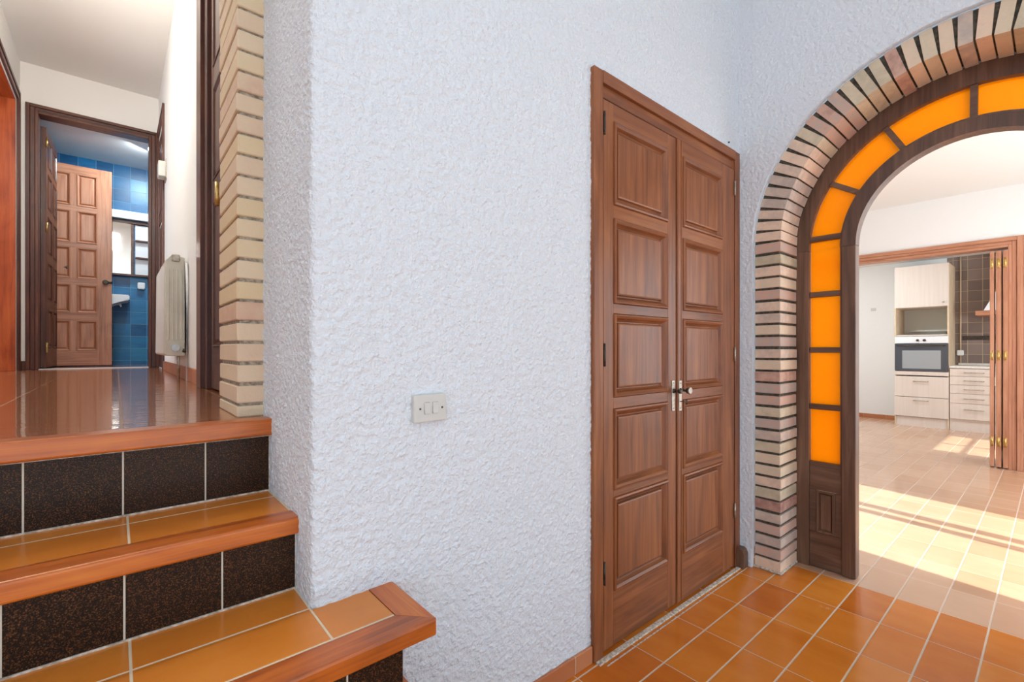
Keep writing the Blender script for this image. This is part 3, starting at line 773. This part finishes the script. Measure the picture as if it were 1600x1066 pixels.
# thermostat
def thermostat():
    root = empty('thermostat', (XH1, 5.42, 2.80)); tag(root, 'small cream wall box on the hall wall beside the far door frame', 'thermostat')
    b = MB(); b.box(XH1 - .062, XH1 - .004, 5.30, 5.44, 2.72, 2.86, .01, seg=2); b.build('housing', M['cream_plastic'], root)
    b = MB(); b.box(XH1 - .006, XH1 + .001, 5.28, 5.46, 2.70, 2.88, .002); b.build('back_plate', M['dull_metal'], root)
thermostat()
# radiator
def radiator():
    root = empty('radiator', (.28, 4.0, ZL)); tag(root, 'cream column radiator on the hall wall with a bare end section', 'radiator')
    y0, y1, z0, z1 = 3.60, 4.48, 1.095, 1.700
    n = 11; p = (y1 - y0) / n
    def section(i, ya, yb):
        b = MB()
        xs0, xs1 = .226, .330
        # top tapers to the wall like the cast hood of the radiator
        prof = [(xs0, z0 + .012), (xs0 + .012, z0), (xs1, z0), (xs1, z1 + .020), (xs0 + .035, z1 + .030), (xs0 + .006, z1 - .004)]
        b.prism(prof, 1, ya + .0015, yb - .0015)
        bmesh.ops.bevel(b.bm, geom=b.bm.edges[:], offset=.003, segments=1, affect='EDGES')
        if i == 0:
            for x in (.246, .268, .290, .312): b.box(x - .0045, x + .0045, ya - .004, ya + .003, z0 + .10, z1 - .06, .002)
        return b.build('radiator_section', M['rad_beige'] if i == 0 else M['rad_white'], root)
    for i in range(n): section(i, y0 + p * i, y0 + p * (i + 1))
    b = MB(); b.cyl((.282, y0 + .002, z0 + .052), (.282, y0 - .012, z0 + .052), .024, .022, 18); b.cyl((.282, y0 - .012, z0 + .052), (.282, y0 - .018, z0 + .052), .014, .013, 12); b.build('end_plug', M['chrome'], root)
    b = MB(); b.box(.262, .305, y0 - .010, y0 + .03, z1 - .012, z1 + .035, .006); b.build('top_bracket', M['dull_metal'], root)
    b = MB(); b.tube([(.300, y0 + .03, z0 + .01), (.300, y0 + .03, z0 - .03), (.300, y0 + .03, ZL)], .008, 10); b.build('supply_pipe', M['dull_metal'], root)
    b = MB(); b.cyl((.318, y0 - .01, z0 + .035), (.338, y0 - .01, z0 + .030), .012, .012, 12); b.build('valve', M['iron'], root)
    b = MB(); b.tube([(.338, y0 - .035, ZL), (.338, y0 - .035, 1.55), (.338, y0 - .01, 1.68), (.333, y0 + .06, 1.70)], .007, 10); b.build('riser_pipe', M['rad_white'], root)
radiator()

# ------------------------------------------------------------------ bathroom
YB2 = 7.80
b = MB(); b.box(-1.3, 1.0, YB2, YB2 + .1, ZL, 3.6); st(b.build('wall_bathroom_back', M['bluetile']))
b = MB(); b.box(.72, .82, YHB + .12, YB2, ZL, 3.6); st(b.build('wall_bathroom_right', M['bluetile_side']))
b = MB(); b.box(-1.22, -1.12, YHB + .12, YB2, ZL, 3.6); st(b.build('wall_bathroom_left', M['bluetile_side']))
b = MB(); b.box(-1.3, 1.0, YHB + .12, YB2 + .1, 3.50, 3.6); st(b.build('ceiling_bathroom', M['ceil']))
b = MB(); b.box(-1.12, -.60, YHB + .12, YHB + .14, ZL, 3.5); b.box(.36, .72, YHB + .12, YHB + .14, ZL, 3.5); st(b.build('wall_bathroom_front', M['plaster']))
def mirror_unit():
    root = empty('bathroom_mirror', (.15, YB2, 2.10)); tag(root, 'wall mirror with dark frame and a shelf column above the basin on blue tiles', 'mirror')
    b = MB(); b.box(-.35, .14, YB2 - .03, YB2 - .012, 2.10, 2.76); b.build('mirror_glass', M['mirror'], root)
    b = MB(); b.box(-.36, .50, YB2 - .05, YB2, 2.755, 2.785, .002); b.box(-.36, .50, YB2 - .07, YB2, 2.075, 2.10, .002); b.box(.14, .17, YB2 - .06, YB2, 2.10, 2.745, .002); b.build('frame', M['hallwX'], root)
    b = MB(); b.box(-.36, .50, YB2 - .10, YB2, 2.80, 2.90, .004); b.build('light_bar', M['white'], root)
    b = MB(); b.box(.185, .50, YB2 - .02, YB2, 2.10, 2.745); b.build('shelf_back', M['white'], root)
    for z in (2.31, 2.53):
        b = MB(); b.box(.185, .50, YB2 - .07, YB2 - .02, z, z + .018, .001); b.build('shelf', M['hallwX'], root)
mirror_unit()
def basin():
    root = empty('washbasin', (-.1, YB2 - .2, ZL + .6)); tag(root, 'white wall-hung washbasin edge on the blue tiled wall', 'washbasin')
    b = MB(); b.prism([(-.55, 1.80), (.12, 1.80), (.12, 1.735), (-.02, 1.70), (-.16, 1.60), (-.38, 1.60), (-.55, 1.72)], 1, YB2 - .42, YB2)
    bmesh.ops.bevel(b.bm, geom=b.bm.edges[:], offset=.010, segments=2, affect='EDGES'); b.build('bowl', M['white'], root)
    b = MB(); b.cyl((.02, YB2 - .3, 1.70), (.045, YB2 - .3, 1.66), .018, .018, 12); b.build('waste_fitting', M['chrome'], root)
basin()
def dispenser():
    root = empty('soap_holder', (.22, YB2, 1.92)); tag(root, 'small white ceramic holder on blue tiles right of the washbasin', 'soap holder')
    b = MB(); b.box(.205, .285, YB2 - .05, YB2, 1.925, 2.005, .018, seg=3); b.build('holder_body', M['white'], root)
    b = MB(); b.box(.215, .275, YB2 - .056, YB2 - .048, 1.915, 1.935, .002); b.build('lip', M['cream_plastic'], root)
dispenser()
b = MB(); b.box(-.60, .30, YHB + .0, YHB + .12, ZL, ZL + .004); st(b.build('trim_threshold', M['rad_white']))

# ------------------------------------------------------------------ dining room shell
XK = 6.42; KT = 2.10; OY0 = .262; OY1 = 2.75
b = MB(); b.box(XK, XK + .12, -1.5, OY0, 0, 2.75); b.box(XK, XK + .12, OY0, OY1, 2.16, 2.75); b.box(XK, XK + .12, OY1, 3.2, 0, 2.75)
st(b.build('wall_dining_far', M['plaster']))
b = MB(); b.box(2.80, XK + .12, -1.6, 3.2, 2.68, 2.80); st(b.build('ceiling_dining', M['ceil']))
b = MB(); b.box(2.80, XK, 3.1, 3.2, 0, 2.7); st(b.build('wall_dining_left', M['plaster']))
YW = -1.40
b = MB(); b.box(4.37, 6.66, YW - .18, YW, 0, 2.75); b.box(2.86, 4.37, YW - .18, YW, 2.50, 2.75); b.box(2.80, 2.86, YW - .18, YW, 0, 2.75)
b.box(6.66, 7.94, YW - .18, YW, 0, 1.25); b.box(6.66, 7.94, YW - .18, YW, 2.11, 2.75); b.box(7.94, 9.6, YW - .18, YW, 0, 2.75)
st(b.build('wall_dining_right', M['plaster']))
# sliding garden door and kitchen window (their bars cast the shadows on the tiles)
f = MB()
f.box(3.765, 3.86, YW - .08, YW - .06, 0, 2.50, .002); f.box(3.62, 3.71, YW - .06, YW - .04, 0, 2.50, .002)
f.build('sliding_frame', M['white'], st(empty('window_1', (3.6, YW, 0))))
f = MB(); f.box(7.20, 7.255, YW - .10, YW - .08, 1.25, 2.11, .002); f.box(6.66, 7.94, YW - .10, YW - .08, 1.815, 1.85, .002)
f.build('window_frame', M['white'], st(empty('window_2', (7.3, YW, 1.25))))
# casing of the kitchen opening
r_o = st(empty('door_7', (XK, 1.4, 0)))
f = MB()
for (i0, i1, d_) in ((0, .4, .028), (.4, .75, .016), (.75, 1.0, .024)):
    w_ = .095
    ya, yb = OY0 - .055 + w_ * i0, OY0 - .055 + w_ * i1
    f.box(XK - d_, XK + .14, ya, yb, 0, 2.195 - w_ * i0, .003)
    f.box(XK - d_, XK + .14, yb, 2.75, 2.195 - w_ * i1, 2.195 - w_ * i0, .003, mi=1)
f.box(XK - .018, XK + .14, .09, OY0 - .055, 0, 2.195, .003)
f.build('door_frame', [M['pinkwZ'], M['pinkwY']], r_o)
def folding_door():
    root = empty('folding_door', (XK + .1, .36, 0)); tag(root, 'reddish pine folding door stacked open against the kitchen frame', 'folding door')
    for i, (y, w_) in enumerate(((.302, .032), (.345, .036), (.392, .030))):
        a = leaf(root, .46, 2.06, w_, [(.15, .75), (.85, 1.35), (1.45, 1.95)], [(.06, .40)], 'pinkw', (XK - .035 + .006 * i, y, .012), radians(3.0 * (i - 1)), PANEL_S, False, 'folding_leaf')
        for zz in (.20, 1.02, 1.90):
            h = MB(); h.cyl((-.004, w_ * .5, zz), (-.004, w_ * .5, zz + .085), .008, n=10); h.box(-.003, .0005, .004, w_ - .004, zz, zz + .085); h.build('hinge', M['brass'], a)
folding_door()
# small ceiling spotlight
def spot():
    root = empty('ceiling_spotlight', (4.9, 1.25, 2.68)); tag(root, 'tiny lit spotlight on the white dining room ceiling seen through the arch', 'spotlight')
    b = MB(); b.cyl((4.9, 1.25, 2.68), (4.9, 1.25, 2.66), .045, .045, 18); b.build('ceiling_plate', M['dull_metal'], root)
    b = MB(); b.tube([(4.9, 1.25, 2.66), (4.9, 1.25, 2.63), (4.9, 1.25, 2.60)], [.012, .03, .038], 16); b.build('lamp_head', M['brass'], root)
    b = MB(); b.cyl((4.9, 1.25, 2.602), (4.9, 1.25, 2.594), .032, .028, 16); b.build('lamp_glass', M['glow'], root)
spot()

# ------------------------------------------------------------------ kitchen
XR = 9.50
b = MB(); b.box(XR, XR + .1, 1.075, 3.2, .065, 2.5); st(b.build('wall_kitchen_back', M['plaster']))
b = MB(); b.box(XR, XR + .1, -1.5, 1.075, 0, 2.5); st(b.build('wall_kitchen_tiled', M['browntile']))
b = MB(); b.box(XR - .008, XR + .05, 1.588, 3.1, 0, .065, .002); st(b.build('baseboard_kitchen', M['basetile']))
b = MB(); b.box(XK + .12, XR + .1, -1.6, 3.2, 2.50, 2.62); st(b.build('ceiling_kitchen', M['ceil']))
b = MB(); b.box(XK + .12, XR + .1, 3.1, 3.2, 0, 2.5); st(b.build('wall_kitchen_left', M['plaster']))
XF = 8.88
def handle(parent, y, z, w_=.16, name='handle'):
    b = MB(); b.tube([(XF - .004, y - w_ / 2, z), (XF - .026, y - w_ / 2 + .006, z), (XF - .026, y + w_ / 2 - .006, z), (XF - .004, y + w_ / 2, z)], .006, 8); b.build(name, M['dull_metal'], parent)
def oven_column():
    ya, yb = .985, 1.585
    root = empty('oven_cabinet', (9.19, 1.285, 0)); tag(root, 'tall pale laminate kitchen cabinet holding the built-in oven', 'cabinet')
    b = MB(); T = .018
    b.box(XF + .018, XR - .01, ya, ya + T, .0, 2.35, .001, mi=1); b.box(XF + .018, XR - .01, yb - T, yb, 0, 2.35, .001, mi=1)
    b.box(XF + .018, XR - .01, ya + T, yb - T, 2.332, 2.35); b.box(XF + .018, XR - .01, ya + T, yb - T, 1.742, 1.760); b.box(XF + .018, XR - .01, ya + T, yb - T, 1.325, 1.343)
    b.box(XF + .018, XR - .01, ya + T, yb - T, .77, .80); b.build('carcass', [M['laminate'], M['laminate_side']], root)
    b = MB(); b.box(XF + .0, XF + .018, ya, ya + T, 1.33, 1.745, .001); b.build('niche_edge', M['laminate_side'], root)
    b = MB(); b.box(XF + .0, XF + .018, yb - T, yb, 1.33, 1.745, .001); b.build('niche_edge', M['laminate_side'], root)
    b = MB(); b.box(XR - .03, XR - .012, ya + T, yb - T, 1.343, 1.742); b.box(XR - .12, XR - .03, ya + T, yb - .10, 1.40, 1.425); b.build('niche_back', M['niche'], root)
    b = MB(); b.box(XR - .06, XR - .03, ya + .03, ya + .09, 1.345, 1.40, .004); b.build('socket', M['iron'], root)
    d = MB(); d.box(XF, XF + .018, ya + .002, yb - .002, 1.745, 2.35, .002); d_ = d.build('door', M['laminate'], root)
    b = MB(); b.tube([(XF, ya + .055, 1.80), (XF - .02, ya + .055, 1.80)], [.010, .014], 10); b.build('knob', M['chrome'], d_)
    b = MB(); b.box(XF, XF + .018, ya + .002, yb - .002, .752, .808, .002); b.build('filler_strip', M['laminate'], root)
    for z0, z1, hz in ((.437, .735, .665), (.146, .430, .385)):
        d = MB(); d.box(XF, XF + .018, ya + .002, yb - .002, z0, z1, .002); q = d.build('drawer', M['laminate'], root); handle(q, (ya + yb) / 2, hz)
    b = MB(); b.box(XF + .03, XF + .045, ya + .0, yb, 0, .140); b.build('plinth', M['laminate'], root)
oven_column()
def oven():
    ya, yb = 1.003, 1.567
    root = empty('built_in_oven', (9.1, 1.285, .81)); tag(root, 'built-in oven with dark glass door and white control strip', 'oven')
    b = MB(); b.box(XF + .02, XR - .1, ya, yb, .812, 1.322); b.build('oven_body', M['iron'], root)
    b = MB(); b.box(XF - .004, XF + .018, ya - .012, yb + .012, 1.218, 1.318, .003); b.build('control_panel', M['white'], root)
    for y in (1.245, 1.320):
        b = MB(); b.cyl((XF - .003, y, 1.262), (XF - .022, y, 1.262), .018, .015, 14); b.build('control_knob', M['iron'], root)
    b = MB(); b.box(XF - .008, XF + .018, ya - .012, yb + .012, .814, 1.213, .003); d = b.build('oven_door', M['oven_dark'], root)
    b = MB(); b.box(XF - .0095, XF - .007, ya + .065, yb - .075, .85, 1.115, .001); b.build('oven_window', M['oven_window'], d)
    b = MB(); b.tube([(XF - .005, ya + .02, 1.185), (XF - .035, ya + .04, 1.185), (XF - .035, yb - .04, 1.185), (XF - .005, yb - .02, 1.185)], .008, 8); b.build('oven_handle', M['iron'], d)
oven()
def drawer_unit():
    ya, yb = .385, .980
    root = empty('drawer_cabinet', (9.19, .68, 0)); tag(root, 'pale laminate base cabinet with five drawers beside the oven column', 'cabinet')
    b = MB(); b.box(XF + .018, XR - .01, ya, yb, .14, .865); b.build('carcass', M['laminate'], root)
    for z0, z1 in ((.760, .860), (.640, .755), (.520, .635), (.385, .515), (.165, .380)):
        d = MB(); d.box(XF, XF + .018, ya + .002, yb - .004, z0, z1, .002); q = d.build('drawer', M['laminate'], root)
        handle(q, .735, (z0 + z1) / 2 + (.03 if z1 < .4 else 0), .19)
    b = MB(); b.box(XF + .03, XF + .045, ya, yb, 0, .14); b.build('plinth', M['laminate'], root)
drawer_unit()
b = MB(); b.box(XF - .01, XR - .002, -.6, .982, .868, .900, .003); b.box(XR - .02, XR - .002, -.6, .95, .90, .93, .002)
tag(b.build('worktop', M['counter']), 'pale worktop over the drawer cabinet in the kitchen', 'worktop')
def hood():
    root = empty('cooker_hood', (9.25, .42, 1.6)); tag(root, 'white cooker hood with a wooden rim on the brown tiled wall', 'cooker hood')
    b = MB(); b.box(XR - .42, XR - .002, .10, .74, 1.60, 1.665, .004); b.build('wooden_rim', M['pinkwY'], root)
    b = MB(); v = b.bm.verts.new
    lo = [v((XR - .40, .12, 1.667)), v((XR - .40, .66, 1.667)), v((XR - .002, .66, 1.667)), v((XR - .002, .12, 1.667))]
    mi_ = [v((XR - .30, .22, 1.95)), v((XR - .30, .54, 1.95)), v((XR - .002, .54, 1.95)), v((XR - .002, .22, 1.95))]
    up = [v((XR - .26, .30, 2.49)), v((XR - .26, .46, 2.49)), v((XR - .002, .46, 2.49)), v((XR - .002, .30, 2.49))]
    for A_, B_ in ((lo, mi_), (mi_, up)):
        for k in range(4): b.bm.faces.new((A_[k], A_[(k + 1) % 4], B_[(k + 1) % 4], B_[k]))
    b.bm.faces.new(lo); b.bm.faces.new(up[::-1]); b.build('chimney', M['white'], root)
hood()
b = MB(); b.box(XR - .03, XR - .002, .25, .90, 1.27, 1.325, .004)
for y in (.32, .45, .58, .71, .84): b.cyl((XR - .03, y, 1.29), (XR - .05, y, 1.285), .004, .004, 8)
tag(b.build('utensil_rail', M['iron']), 'dark utensil rail on the brown tiles below the cooker hood', 'rail')
def gas_pipe():
    root = empty('gas_pipe', (XR - .03, .94, .9)); tag(root, 'thin yellow pipe running down the brown tiles beside the oven cabinet', 'pipe')
    b = MB(); b.tube([(XR - .02, .925, 2.49), (XR - .02, .925, .93)], .009, 10); b.build('pipe', M['laminate_side'], root)
    b = MB(); b.box(XR - .05, XR - .005, .89, .965, 1.04, 1.12, .01); b.build('white_tap', M['white'], root)
gas_pipe()

b = MB(); b.box(XR - .008, XR + .002, 1.93, 2.0, 1.76, 1.81, .002); tag(b.build('wall_socket', M['cream_plastic']), 'tiny socket plate on the white kitchen wall left of the oven cabinet', 'socket')
for o in bpy.data.objects:
    if '_w' in o: del o['_w']
